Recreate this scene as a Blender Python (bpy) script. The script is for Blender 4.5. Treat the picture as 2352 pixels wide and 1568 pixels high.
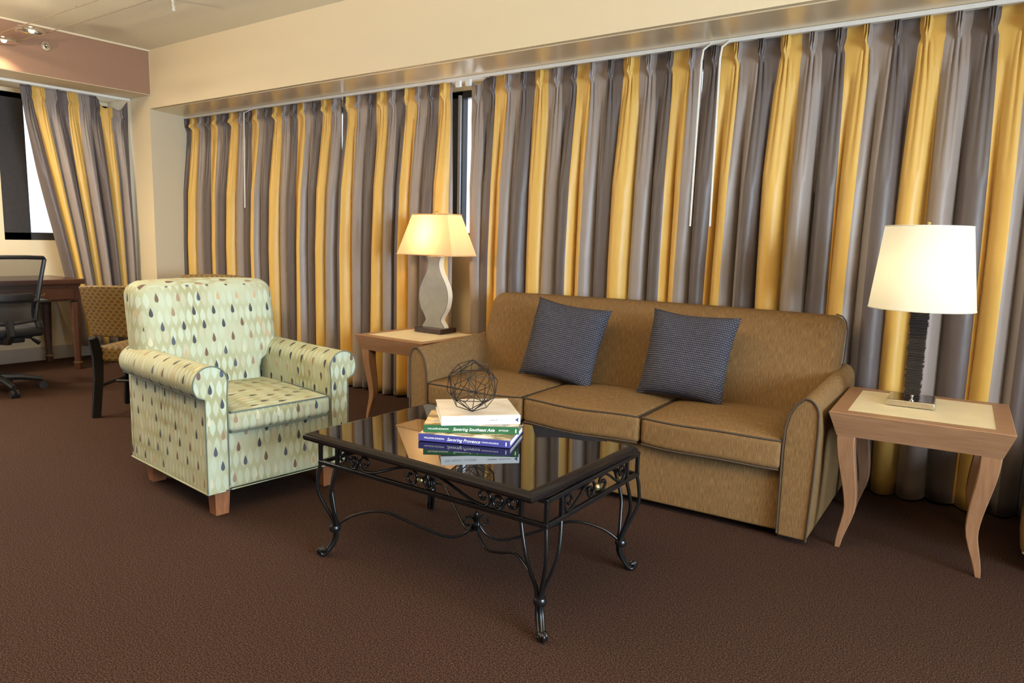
import bpy, bmesh, math, random
from mathutils import Vector, Matrix
S = bpy.context.scene
for o in list(bpy.data.objects): bpy.data.objects.remove(o)
COL = S.collection
PI = math.pi
rnd = random.Random(7)

# ------------------------------------------------------------------ camera, world, lights, exposure
f, yaw, pitch, roll, H = 1672.5, .6252, .1389, .0239, 1.2285
F = Vector((-math.sin(yaw)*math.cos(pitch), math.cos(yaw)*math.cos(pitch), -math.sin(pitch)))
R0 = Vector((math.cos(yaw), math.sin(yaw), 0)); U0 = R0.cross(F)
c_, s_ = math.cos(roll), math.sin(roll)
R = c_*R0 + s_*U0; U = -s_*R0 + c_*U0
cam = bpy.data.objects.new('camera', bpy.data.cameras.new('camera')); COL.objects.link(cam)
m = Matrix.Identity(4)
for i in range(3): m[i][0] = R[i]; m[i][1] = U[i]; m[i][2] = -F[i]
m[2][3] = H
cam.matrix_world = m
cam.data.sensor_width = 36; cam.data.lens = 36*f/2352; cam.data.clip_start = .05
S.camera = cam
S.view_settings.view_transform = 'Standard'; S.view_settings.look = 'None'
S.view_settings.gamma = 1; S.view_settings.use_curve_mapping = False
S.view_settings.exposure = 0.0
XLW = -7.5

W = bpy.data.worlds.new('world'); S.world = W; W.use_nodes = True
bg = W.node_tree.nodes['Background']; bg.inputs[0].default_value = (.78, .88, 1, 1); bg.inputs[1].default_value = 2.4

def area(name, loc, rot, sx, sy, power, col, spread=180):
    l = bpy.data.lights.new(name, 'AREA'); l.shape = 'RECTANGLE'; l.size = sx; l.size_y = sy
    l.energy = power; l.color = col; l.spread = math.radians(spread)
    o = bpy.data.objects.new(name, l); COL.objects.link(o); o.location = loc; o.rotation_euler = rot
    return o
# daylight through the window in the right-hand wall, behind the camera's shoulder
area('window_daylight', (3.3, .9, 1.45), (0, math.radians(-90), 0), 1.5, 2.6, 225, (.68, .85, 1), 105).rotation_euler = (0, math.radians(90), 0)
# daylight through the nearer part of the left-hand wall, out of the picture
area('left_window_daylight', (XLW, .1, 1.55), (0, math.radians(-90), 0), 1.5, 2.2, 30, (.60, .80, 1), 120)
# unseen warm fill added under the ceiling to lift the left end
for (x, y, p) in ((-6.2, 1.3, 80),):
    area('ceiling_warm_fill', (x, y, 2.80), (0, 0, 0), .5, .5, p, (1, .84, .62), 175)
# added fill lights, out of view, aimed up to brighten ceiling and upper walls
for (x, y, p) in ((-1.2, .2, 78), (-5.3, .3, 165), (1.6, .6, 150), (-2.7, .55, 55)):
    area('added_warm_upfill', (x, y, 2.0), (PI, 0, 0), .45, .45, p, (1, .80, .54), 178)

def point(name, loc, power, col, r=.03):
    l = bpy.data.lights.new(name, 'POINT'); l.energy = power; l.color = col; l.shadow_soft_size = r
    o = bpy.data.objects.new(name, l); COL.objects.link(o); o.location = loc; return o

# ------------------------------------------------------------------ node helpers
class NT:
    def __init__(s, name):
        s.m = bpy.data.materials.new(name); s.m.use_nodes = True; s.t = s.m.node_tree; s.n = s.t.nodes
        s.b = s.n['Principled BSDF']; s.out = s.n['Material Output']
    def new(s, typ, **k):
        n = s.n.new(typ)
        for a, v in k.items(): setattr(n, a, v)
        return n
    def put(s, sock, v):
        if isinstance(v, bpy.types.NodeSocket): s.t.links.new(v, sock)
        elif isinstance(v, (tuple, list)) and len(v) == 3 and sock.type == 'RGBA': sock.default_value = (*v, 1)
        else: sock.default_value = v
    def M(s, op, *a, clamp=False):
        n = s.new('ShaderNodeMath', operation=op, use_clamp=clamp)
        for i, v in enumerate(a): s.put(n.inputs[i], v)
        return n.outputs[0]
    def mix(s, fac, a, b, blend='MIX'):
        n = s.new('ShaderNodeMix', data_type='RGBA', blend_type=blend)
        s.put(n.inputs[0], fac); s.put(n.inputs[6], a); s.put(n.inputs[7], b); return n.outputs[2]
    def uv(s):
        n = s.new('ShaderNodeUVMap'); x = s.new('ShaderNodeSeparateXYZ'); s.t.links.new(n.outputs[0], x.inputs[0])
        return n.outputs[0], x.outputs[0], x.outputs[1]
    def obj(s):
        return s.new('ShaderNodeTexCoord').outputs['Object']
    def noise(s, vec, scale, detail=3, rough=.55, sc=None):
        if sc:
            mp = s.new('ShaderNodeMapping'); s.put(mp.inputs[0], vec); mp.inputs[3].default_value = sc; vec = mp.outputs[0]
        n = s.new('ShaderNodeTexNoise'); s.put(n.inputs['Vector'], vec); n.inputs['Scale'].default_value = scale
        n.inputs['Detail'].default_value = detail; n.inputs['Roughness'].default_value = rough
        return n.outputs[0]
    def ramp(s, fac, stops, interp='LINEAR'):
        n = s.new('ShaderNodeValToRGB'); n.color_ramp.interpolation = interp; s.put(n.inputs[0], fac)
        e = n.color_ramp.elements
        while len(e) < len(stops): e.new(.5)
        for i, (p, c) in enumerate(stops):
            e[i].position = p; e[i].color = (*c, 1) if isinstance(c, tuple) else (c, c, c, 1)
        return n.outputs[0]
    def bump(s, h, strength=.3, dist=.01):
        n = s.new('ShaderNodeBump'); n.inputs['Strength'].default_value = strength; n.inputs['Distance'].default_value = dist
        s.put(n.inputs['Height'], h); s.t.links.new(n.outputs[0], s.b.inputs['Normal'])
    def fin(s, col=None, rough=None, metal=None, spec=None, **k):
        for nm, v in (('Base Color', col), ('Roughness', rough), ('Metallic', metal), ('Specular IOR Level', spec)):
            if v is not None: s.put(s.b.inputs[nm], v)
        for nm, v in k.items(): s.put(s.b.inputs[nm.replace('_', ' ')], v)
        return s.m

def plain(name, col, rough=.5, metal=0, spec=.5, nscale=60, namt=.08, bump=0, **k):
    t = NT(name); n = t.noise(t.obj(), nscale)
    lo = tuple(c*(1-namt) for c in col); hi = tuple(min(1, c*(1+namt)) for c in col)
    if bump: t.bump(n, bump, .004)
    return t.fin(t.ramp(n, [(.3, lo), (.7, hi)]), rough, metal, spec, **k)

def mat_emit(name, col, strength):
    t = NT(name); return t.fin(col, .5, Emission_Color=(*col, 1), Emission_Strength=strength)

M_wall = plain('cream_wall_paint', (.71, .605, .42), .85, spec=.25, nscale=180, namt=.015, bump=.06)
M_back = plain('low_bounce_wall_paint', (.20, .15, .12), .85, spec=.2, nscale=120, namt=.04)  # darkened so these unseen walls bounce less light onto the armchair
M_ceil = plain('textured_ceiling_paint', (.76, .71, .56), .9, spec=.2, nscale=140, namt=.04, bump=.5)
M_beam = plain('taupe_wallpaper', (.30, .175, .115), .85, spec=.2, nscale=120, namt=.05)
M_base = plain('grey_cove_base', (.40, .35, .31), .6, nscale=20, namt=.03)
M_metalpanel = None
t = NT('brushed_soffit_panel'); n = t.noise(t.obj(), 8, 2, sc=(2, 40, 1))
M_metalpanel = t.fin(t.ramp(n, [(.3, (.86, .73, .50)), (.7, (.92, .79, .56))]), .30, .35, .6)
t = NT('brown_loop_carpet'); o_ = t.obj(); n1 = t.noise(o_, 210, 2, .8); n2 = t.noise(o_, 620, 2, .7); n3 = t.noise(o_, 1.4, 3, .5)
nn = t.M('ADD', t.M('MULTIPLY', n1, .6), t.M('MULTIPLY', n2, .4))
cc = t.ramp(nn, [(.40, (.006, .0033, .0025)), (.5, (.030, .0145, .0098)), (.61, (.135, .074, .052))])
cc = t.mix(t.M('MULTIPLY', n3, .30), cc, (.018, .0090, .0065)); t.bump(nn, .5, .003)
M_carpet = t.fin(cc, .95, spec=.1)

def curtain_mat(name, phase):
    t = NT(name); uvv, x, y = t.uv()
    fr = t.M('FRACT', t.M('ADD', t.M('DIVIDE', x, 2.5), phase))
    col = t.ramp(fr, [(0, (.63, .385, .090)), (1/3, (.27, .22, .195)), (2/3, (.105, .081, .075))], 'CONSTANT')
    n = t.noise(uvv, 1, 2, sc=(160, 9, 1)); col = t.mix(.16, col, n, 'OVERLAY')
    w = t.noise(t.obj(), 9, 3, sc=(1, 1, .5)); t.bump(t.M('ADD', t.M('MULTIPLY', n, .05), w), .35, .012)
    return t.fin(col, .42, spec=.42, Sheen_Weight=.25, Sheen_Roughness=.4)

def teardrop_mat():
    t = NT('teardrop_print_fabric'); uvv, x, y = t.uv()
    cw, ch = .100, .068
    ry = t.M('DIVIDE', y, ch); row = t.M('FLOOR', ry); ly = t.M('FRACT', ry)
    odd = t.M('MODULO', t.M('ABSOLUTE', row), 2.0)
    jx = t.new('ShaderNodeTexWhiteNoise', noise_dimensions='1D'); t.put(jx.inputs[1], row)
    rx = t.M('ADD', t.M('ADD', t.M('DIVIDE', x, cw), t.M('MULTIPLY', odd, .5)), t.M('MULTIPLY', jx.outputs[0], .25))
    cx = t.M('FLOOR', rx); lx = t.M('SUBTRACT', t.M('FRACT', rx), .5)
    cmb = t.new('ShaderNodeCombineXYZ'); t.put(cmb.inputs[0], cx); t.put(cmb.inputs[1], row)
    wn = t.new('ShaderNodeTexWhiteNoise', noise_dimensions='2D'); t.put(wn.inputs[0], cmb.outputs[0])
    tt = t.M('DIVIDE', t.M('SUBTRACT', ly, .14), .68, clamp=True)
    w = t.M('MULTIPLY', t.M('MULTIPLY', t.M('POWER', tt, .5), t.M('POWER', t.M('SUBTRACT', 1, tt), 1.25)), .255)
    mask = t.M('LESS_THAN', t.M('ABSOLUTE', lx), w)
    dcol = t.ramp(wn.outputs[0], [(0, (.050, .055, .062)), (.30, (.14, .085, .06)), (.48, (.28, .19, .12)), (.60, (.44, .31, .18)), (.72, (.07, .08, .10)), (.86, (.50, .47, .34))], 'CONSTANT')
    # leaf-shaped ground
    gw, gh = .034, .082
    gy = t.M('ADD', t.M('DIVIDE', y, gh), .5); grow = t.M('FLOOR', gy); gly = t.M('FRACT', gy)
    gx = t.M('ADD', t.M('DIVIDE', x, gw), t.M('MULTIPLY', grow, .5)); gi = t.M('FLOOR', gx)
    glx = t.M('ABSOLUTE', t.M('SUBTRACT', t.M('FRACT', gx), .5))
    lw = t.M('MULTIPLY', t.M('SINE', t.M('MULTIPLY', gly, PI)), .44)
    g = t.M('MULTIPLY', t.M('SUBTRACT', lw, glx), 9.0, clamp=True)
    c2 = t.new('ShaderNodeCombineXYZ'); t.put(c2.inputs[0], gi); t.put(c2.inputs[1], grow)
    w2 = t.new('ShaderNodeTexWhiteNoise', noise_dimensions='2D'); t.put(w2.inputs[0], c2.outputs[0])
    leaf = t.ramp(w2.outputs[0], [(0, (.60, .64, .52)), (.5, (.57, .59, .44)), (.66, (.62, .67, .55)), (.88, (.58, .55, .42))], 'CONSTANT')
    big = t.noise(uvv, 3.2, 1)
    gap = t.mix(t.M('MULTIPLY', t.M('SUBTRACT', big, .35), 3.0, clamp=True), (.44, .42, .25), (.60, .63, .49))
    ground = t.mix(g, gap, leaf)
    fn = t.noise(uvv, 900, 1); t.bump(fn, .12, .002)
    return t.fin(t.mix(mask, t.mix(1, ground, (.68, .69, .64), 'MULTIPLY'), dcol), .75, spec=.25)
M_drop = teardrop_mat()

t = NT('tan_chenille_weave'); uvv, x, y = t.uv(); n = t.noise(uvv, 1, 3, .7, sc=(330, 24, 1)); n2 = t.noise(t.obj(), 5, 2)
col = t.ramp(n, [(.34, (.118, .065, .026)), (.5, (.172, .098, .039)), (.66, (.240, .146, .064))])
col = t.mix(t.M('MULTIPLY', n2, .25), col, (.17, .10, .042)); t.bump(n, .15, .0015)
M_sofa = t.fin(col, .8, spec=.15)
M_piping = plain('dark_brown_piping', (.055, .035, .022), .7, nscale=300)
M_mintpipe = plain('grey_green_piping', (.10, .12, .10), .7, nscale=300)

t = NT('navy_waffle_weave'); uvv, x, y = t.uv(); p = .0115
ry = t.M('DIVIDE', y, p*.95); rw = t.M('FLOOR', ry)
fx = t.M('ABSOLUTE', t.M('SUBTRACT', t.M('FRACT', t.M('ADD', t.M('DIVIDE', x, p), t.M('MULTIPLY', rw, .5))), .5))
fy = t.M('ABSOLUTE', t.M('SUBTRACT', t.M('FRACT', ry), .5))
mx = t.M('MAXIMUM', t.M('MULTIPLY', fx, .85), fy)
hh = t.M('MULTIPLY', t.M('SUBTRACT', .43, mx), 7.0, clamp=True); nz = t.noise(uvv, 40, 2)
M_pillow = t.fin(t.mix(hh, (.010, .012, .026), t.mix(nz, (.058, .060, .078), (.125, .113, .125))), .85, spec=.2); t.bump(hh, .8, .004)

def wood(name, a, b, rough=.4, sc=(2, 30, 30), spec=.5):
    t = NT(name); n = t.noise(t.obj(), 3, 4, .6, sc=sc)
    return t.fin(t.ramp(n, [(.3, a), (.7, b)]), rough, spec=spec)
M_maple = wood('pinkish_maple', (.235, .122, .062), (.315, .175, .096), .38)
M_mapledark = wood('maple_leg', (.215, .108, .055), (.285, .155, .084), .38, (30, 30, 2))
M_inlay = plain('cream_inlay', (.62, .53, .35), .45, nscale=9, namt=.05)
M_darkwood = wood('dark_mahogany', (.040, .016, .010), (.085, .034, .019), .25)
M_redwood = wood('reddish_wood', (.20, .075, .03), (.30, .12, .05), .4, (30, 30, 4))
M_ebony = plain('black_painted_wood', (.009, .007, .007), .6, spec=.2, nscale=30)
M_iron = plain('black_wrought_iron', (.012, .011, .011), .28, .4, .6, nscale=90, namt=.2)
M_brass = plain('aged_brass', (.45, .36, .16), .3, .9, nscale=40)
M_glass_top = plain('smoked_black_glass', (.006, .006, .007), .015, 0, .5, nscale=5, IOR=1.7)
M_rim = plain('dark_bevelled_rim', (.008, .006, .006), .14, 0, .25, nscale=5, namt=.03)
M_black = plain('black_plastic', (.014, .014, .016), .45, nscale=80)
M_nickel = plain('brushed_nickel', (.62, .56, .46), .28, .95, nscale=100)
M_mirrorbrown = plain('dark_mirror_plate', (.12, .075, .05), .06, .8, nscale=8)
M_silver = plain('grey_silver_leaf', (.27, .25, .205), .42, .2, nscale=14, namt=.1)
M_cream = plain('cream_lacquer', (.80, .72, .58), .4, nscale=10, namt=.03)
M_espresso = plain('espresso_block', (.035, .017, .012), .25, nscale=12)
M_white = plain('white_plastic', (.75, .73, .68), .4, nscale=40, namt=.03)
M_bronze = plain('dark_bronze_frame', (.055, .048, .048), .35, .4, nscale=30)
M_steel = plain('chrome', (.75, .73, .70), .15, 1, nscale=30)
M_cord = plain('dark_cable', (.20, .14, .08), .5)
M_bluegrey = plain('pale_frame_strip', (.50, .53, .56), .4)

def shade_mat(name, col, tr, em=0):
    t = NT(name); n = t.noise(t.obj(), 120, 2)
    d = t.new('ShaderNodeBsdfDiffuse'); tl = t.new('ShaderNodeBsdfTranslucent'); mx = t.new('ShaderNodeMixShader')
    c = t.mix(n, tuple(v*.96 for v in col), col)
    t.put(d.inputs[0], c); t.put(tl.inputs[0], c); mx.inputs[0].default_value = tr
    t.t.links.new(d.outputs[0], mx.inputs[1]); t.t.links.new(tl.outputs[0], mx.inputs[2]); t.t.links.new(mx.outputs[0], t.out.inputs[0])
    return t.m
M_shadeL = shade_mat('peach_silk_shade', (.86, .66, .42), .55)
M_shadeR = shade_mat('ivory_linen_shade', (.90, .88, .78), .5)
M_bulb = mat_emit('lit_bulb', (1, .78, .45), 30)
M_spotlit = mat_emit('lit_spot_lens', (1, .85, .6), 12)

t = NT('window_glass')
tb = t.new('ShaderNodeBsdfTransparent'); gb = t.new('ShaderNodeBsdfGlossy'); mx = t.new('ShaderNodeMixShader')
gb.inputs['Roughness'].default_value = .02; mx.inputs[0].default_value = .06; tb.inputs[0].default_value = (.95, .97, 1, 1)
t.t.links.new(tb.outputs[0], mx.inputs[1]); t.t.links.new(gb.outputs[0], mx.inputs[2]); t.t.links.new(mx.outputs[0], t.out.inputs[0]); M_glass = t.m
t = NT('black_mesh_fabric'); uvv, x, y = t.uv()
tb = t.new('ShaderNodeBsdfTransparent'); mx = t.new('ShaderNodeMixShader')
t.put(t.b.inputs['Base Color'], (.02, .02, .022)); hol = t.noise(uvv, 500, 0)
t.put(mx.inputs[0], t.M('ADD', t.M('MULTIPLY', hol, .2), .50)); t.t.links.new(tb.outputs[0], mx.inputs[1]); t.t.links.new(t.b.outputs[0], mx.inputs[2]); t.t.links.new(mx.outputs[0], t.out.inputs[0]); M_mesh = t.m
t = NT('honeycomb_gold_fabric'); uvv, x, y = t.uv(); ry = t.M('DIVIDE', y, .022); rw = t.M('FLOOR', ry)
fx = t.M('SUBTRACT', t.M('FRACT', t.M('ADD', t.M('DIVIDE', x, .042), t.M('MULTIPLY', rw, .5))), .5); fy = t.M('SUBTRACT', t.M('FRACT', ry), .5)
dd = t.M('ADD', t.M('ABSOLUTE', fx), t.M('MULTIPLY', t.M('ABSOLUTE', fy), .6))
M_honey = t.fin(t.mix(t.M('MULTIPLY', t.M('SUBTRACT', dd, .36), 6, clamp=True), (.12, .075, .026), (.25, .15, .045)), .7, spec=.3)

# ------------------------------------------------------------------ mesh helpers
class MB:
    def __init__(s): s.v = []; s.f = []; s.uv = {}
    def add(s, vs, fs, uvs=None):
        b = len(s.v); s.v += [tuple(p) for p in vs]
        for i, fc in enumerate(fs):
            if uvs: s.uv[len(s.f)] = uvs[i]
            s.f.append([b+k for k in fc])
        return s
    def box(s, x0, y0, z0, x1, y1, z1):
        v = [(x, y, z) for z in (z0, z1) for y in (y0, y1) for x in (x0, x1)]
        return s.add(v, [(0, 2, 3, 1), (4, 5, 7, 6), (0, 1, 5, 4), (2, 6, 7, 3), (0, 4, 6, 2), (1, 3, 7, 5)])
    def rbox(s, x0, y0, z0, x1, y1, z1, r, n=4, deform=None, k=3):
        c = Vector(((x0+x1)/2, (y0+y1)/2, (z0+z1)/2)); h = [(x1-x0)/2, (y1-y0)/2, (z1-z0)/2]
        r = min(r, min(h)*.999)
        def samples(hh):
            out = [-(hh-r)-r*math.tan(PI/4*i/k) for i in range(k, 0, -1)]
            for i in range(n+1): out.append(-(hh-r)+2*(hh-r)*i/n)
            out += [(hh-r)+r*math.tan(PI/4*i/k) for i in range(1, k+1)]
            return out
        for ax in range(3):
            a, b = (ax+1) % 3, (ax+2) % 3; A, B = samples(h[a]), samples(h[b])
            for sg in (-1, 1):
                vs = []
                for q in B:
                    for p in A:
                        P = [0, 0, 0]; P[ax] = sg*h[ax]; P[a] = p; P[b] = q
                        inn = Vector([max(-(h[i]-r), min(h[i]-r, P[i])) for i in range(3)])
                        d = Vector(P)-inn; pos = inn+d.normalized()*r+c
                        vs.append(deform(pos) if deform else pos)
                na = len(A); fs = []
                for j in range(len(B)-1):
                    for i in range(na-1):
                        q = (j*na+i, j*na+i+1, (j+1)*na+i+1, (j+1)*na+i); fs.append(q if sg > 0 else q[::-1])
                s.add(vs, fs)
        return s
    def tube(s, pts, r, n=8, closed=False, cap=True, flat=1.0):
        pts = [Vector(p) for p in pts]; N = len(pts); rr = r if isinstance(r, (list, tuple)) else [r]*N
        T = []
        for i in range(N):
            a = pts[(i-1) % N] if (closed or i > 0) else pts[i]; b = pts[(i+1) % N] if (closed or i < N-1) else pts[i]
            T.append((b-a).normalized())
        up = Vector((0, 0, 1)) if abs(T[0].z) < .9 else Vector((1, 0, 0)); nrm = T[0].cross(up).normalized(); vs = []
        for i in range(N):
            nrm = (nrm-T[i]*nrm.dot(T[i]))
            nrm = nrm.normalized() if nrm.length > 1e-6 else T[i].orthogonal().normalized()
            bn = T[i].cross(nrm)
            for j in range(n):
                a = 2*PI*j/n; vs.append(pts[i]+nrm*math.cos(a)*rr[i]+bn*math.sin(a)*rr[i]*flat)
        fs = []
        for i in range(N if closed else N-1):
            for j in range(n):
                a = i*n+j; b = i*n+(j+1) % n; c = ((i+1) % N)*n+(j+1) % n; d = ((i+1) % N)*n+j; fs.append((a, b, c, d))
        if cap and not closed: fs.append(tuple(range(n-1, -1, -1))); fs.append(tuple(range((N-1)*n, N*n)))
        return s.add(vs, fs)
    def prism(s, outline, axis, a0, a1, fn=None):
        """outline of 2-D points extruded along axis (0,1,2) from a0 to a1"""
        def P(p, q):
            v = [0, 0, 0]; v[axis] = q; o = [i for i in range(3) if i != axis]; v[o[0]] = p[0]; v[o[1]] = p[1]; v = Vector(v); return fn(v) if fn else v
        n = len(outline); vs = [P(p, a0) for p in outline]+[P(p, a1) for p in outline]
        fs = [(i, (i+1) % n, n+(i+1) % n, n+i) for i in range(n)]+[tuple(range(n-1, -1, -1)), tuple(range(n, 2*n))]
        return s.add(vs, fs)
    def lathe(s, prof, n=24, c=(0, 0, 0)):
        vs = [(c[0]+r*math.cos(2*PI*j/n), c[1]+r*math.sin(2*PI*j/n), c[2]+z) for r, z in prof for j in range(n)]
        fs = [(i*n+j, i*n+(j+1) % n, (i+1)*n+(j+1) % n, (i+1)*n+j) for i in range(len(prof)-1) for j in range(n)]
        return s.add(vs, fs)
    def sphere(s, c, r, n=12, sz=1):
        return s.lathe([(max(1e-4, r*math.sin(PI*i/n)), -r*sz*math.cos(PI*i/n)) for i in range(n+1)], n*2, c)
    def build(s, name, mat, parent=None, smooth=40, bevel=0, uvscale=1.0, seg=2):
        me = bpy.data.meshes.new(name); me.from_pydata(s.v, [], s.f); me.materials.append(mat)
        bm = bmesh.new(); bm.from_mesh(me)
        L = bm.loops.layers.uv.new('UVMap')
        for i, fc in enumerate(bm.faces):
            if i in s.uv:
                for l, q in zip(fc.loops, s.uv[i]): l[L].uv = q
            else:
                n = fc.normal; a = max(range(3), key=lambda k: abs(n[k]))
                for l in fc.loops:
                    p = l.vert.co; l[L].uv = ((p.y, p.z) if a == 0 else (p.x, p.z) if a == 1 else (p.x, p.y))
        bmesh.ops.remove_doubles(bm, verts=bm.verts, dist=1e-5)
        bmesh.ops.recalc_face_normals(bm, faces=bm.faces)
        bm.to_mesh(me); bm.free()
        if smooth:
            me.polygons.foreach_set('use_smooth', [True]*len(me.polygons))
            me.set_sharp_from_angle(angle=math.radians(smooth))
        o = bpy.data.objects.new(name, me); COL.objects.link(o)
        if parent: o.parent = parent
        if bevel:
            md = o.modifiers.new('bevel', 'BEVEL'); md.width = bevel; md.segments = seg; md.limit_method = 'ANGLE'; md.angle_limit = math.radians(40)
        return o

def thing(name, label, cat, loc=(0, 0, 0), rz=0, group=None):
    o = bpy.data.objects.new(name, None); COL.objects.link(o); o.location = loc; o.rotation_euler = (0, 0, rz)
    o.empty_display_size = .05
    o['label'] = label; o['category'] = cat
    if group: o['group'] = group
    return o
def tag(o, label, cat, group=None):
    o['label'] = label; o['category'] = cat
    if group: o['group'] = group
    return o
def struct(o, label=None):
    o['kind'] = 'structure'
    if label: o['label'] = label
    return o
def bez(p0, p1, p2, p3, n=10):
    p0, p1, p2, p3 = map(Vector, (p0, p1, p2, p3)); out = []
    for i in range(n+1):
        t = i/n; out.append(p0*(1-t)**3+3*p1*t*(1-t)**2+3*p2*t*t*(1-t)+p3*t**3)
    return out
def smoothpath(pts, n=6):
    P = [Vector(p) for p in pts]; out = []
    for i in range(len(P)-1):
        a = P[max(i-1, 0)]; b = P[i]; c = P[i+1]; d = P[min(i+2, len(P)-1)]
        for k in range(n):
            t = k/n; out.append(.5*((2*b)+(c-a)*t+(2*a-5*b+4*c-d)*t*t+(3*b-a-3*c+d)*t**3))
    out.append(P[-1]); return out
def sst(a, b, x):   # smoothstep, also with a > b
    t = max(0, min(1, (x-a)/(b-a))); return t*t*(3-2*t)

# ------------------------------------------------------------------ room shell
XL, XR, YB, YS, YW, ZC, ZS, XB, ZB = -7.55, 3.5, -2.6, 3.617, 4.2, 2.848, 2.338, -6.74, 2.454
struct(MB().box(XL-.4, YB-.2, -.1, XR+.2, YW+.3, 0).build('floor', M_carpet))
struct(MB().box(XL-.4, YB-.2, ZC, XR+.2, YW+.3, ZC+.1).build('ceiling', M_ceil))
# window wall: soffit face above, recess with curtains, wall with window openings behind
struct(MB().box(XB-.9, YS, ZS, XR, YW+.2, ZC).build('wall_soffit', M_wall))
struct(MB().box(-6.92, YS+.035, ZS-.006, XR, YW-.0, ZS-.0005).build('trim_1', M_metalpanel), 'shiny metallic panel lining the underside of the soffit over the curtains')
pier = [(-7.9, YS), (-6.768, YS), (-6.99, YW+.2), (-7.9, YW+.2)]
struct(MB().prism(pier, 2, 0, ZS).build('wall_pier', M_wall))
wy0, wy1 = YW, YW+.2
b = MB().box(-7.0, wy0, 0, XR, wy1, 1.20).box(-7.0, wy0, 2.29, XR, wy1, ZS)
b.box(1.6, wy0, 1.2, XR, wy1, 2.29)
struct(b.build('wall_back', M_wall))
struct(MB().box(XR, YB, 0, XR+.15, -.55, ZC).box(XR, 2.3, 0, XR+.15, YW+.3, ZC).box(XR, -.55, 0, XR+.15, 2.3, .65).box(XR, -.55, 2.25, XR+.15, 2.3, ZC).build('wall_right', M_back))
struct(MB().box(XL-.4, YB-.15, 0, XR+.15, YB, ZC).build('wall_front', M_back))
b = MB().box(XL-.2, YB, 0, XL, -1.0, ZC).box(XL-.2, 1.2, 0, XL, 2.66, ZC).box(XL-.2, -1.0, 0, XL, 1.2, .8).box(XL-.2, -1.0, 2.3, XL, 1.2, ZC).box(XL-.2, 2.66, 0, XL, YS, 1.12).box(XL-.2, 2.66, 2.42, XL, YS, ZC)
struct(b.build('wall_left', M_wall))
struct(MB().box(XL, YB, ZB, XB, YS, ZC).build('wall_beam', M_wall), 'boxed beam over the left window')
struct(MB().box(XB, YB, ZB+.004, XB+.004, YS-.006, ZC-.012).build('trim_2', M_beam), 'taupe papered face of the boxed beam')
struct(MB().box(XB, YB, ZC-.016, XB+.012, YS, ZC).build('trim_3', M_wall, bevel=.003))
struct(MB().rbox(XL, YB, 0, XL+.03, YS, .125, .006, 1).build('baseboard_left', M_base))

def window(name, axis, a0, a1, z0, z1, pos, stiles, depth=.06, fw=.05, bottom=.07, label=None):
    """frame in the wall plane with panes; axis 0: runs along X at y=pos, axis 1: along Y at x=pos"""
    fr = MB(); gl = MB()
    def bx(m, p0, p1, zz0, zz1, d0, d1):
        if axis == 0: m.box(p0, pos+d0, zz0, p1, pos+d1, zz1)
        else: m.box(pos-d1, p0, zz0, pos-d0, p1, zz1)
    bx(fr, a0, a1, z0, z0+bottom, 0, depth); bx(fr, a0, a1, z1-.05, z1, 0, depth)
    for s0, s1 in stiles: bx(fr, s0, s1, z0, z1, 0, depth)
    bx(gl, a0, a1, z0+.02, z1-.02, depth*.5, depth*.5+.006)
    root = struct(fr.build(name, M_bronze, bevel=.004), label)
    g = gl.build('glass_pane', M_glass, root, 0)
    return root
wd = window('window_1', 0, -6.99, 1.6, 1.20, 2.29, YW+.03, [(-6.95, -6.93), (-4.70, -4.63), (-3.66, -3.545), (-1.66, -1.58), (-.2, -.1), (1.5, 1.6)], label='bronze framed window behind the long run of curtains')
MB().box(-3.575, YW+.012, 1.22, -3.553, YW+.03, 2.26).build('frame_strip', M_bluegrey, wd)
wl = window('window_2', 1, 2.66, YS, 1.12, 2.42, XL-.01, [(2.66, 2.88), (3.56, 3.61)], label='bronze framed window in the left wall')
struct(MB().box(XL-.07, -1.0, .8, XL-.06, 1.2, 2.3).build('window_4', M_glass))
struct(MB().box(XR+.06, -.55, .65, XR+.07, 2.3, 2.25).build('window_3', M_glass))

# curtain tracks
def track(name, p0, p1, label, cat='curtain track'):
    t = thing(name, label, cat, p0)
    d = Vector(p1)-Vector(p0); L = d.length; t.rotation_euler = (0, 0, math.atan2(d.y, d.x))
    MB().rbox(0, -.018, -.022, L, .018, 0, .003, 1).build('rail', M_white, t)
    return t
tk = track('curtain_track', (-6.9, 4.02, ZS-.007), (3.2, 4.02, ZS-.007), 'long white ceiling track above the row of striped curtains')
for xx in (-3.412, -3.322):
    c = MB().rbox(xx+6.9-.022, -.012, -.062, xx+6.9+.022, .012, -.02, .004, 1).build('glider', M_white, tk)
tl = track('curtain_track', (-7.11, 2.5, ZB-.001), (-7.11, 3.61, ZB-.001), 'short white track above the left window curtain')

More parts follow.
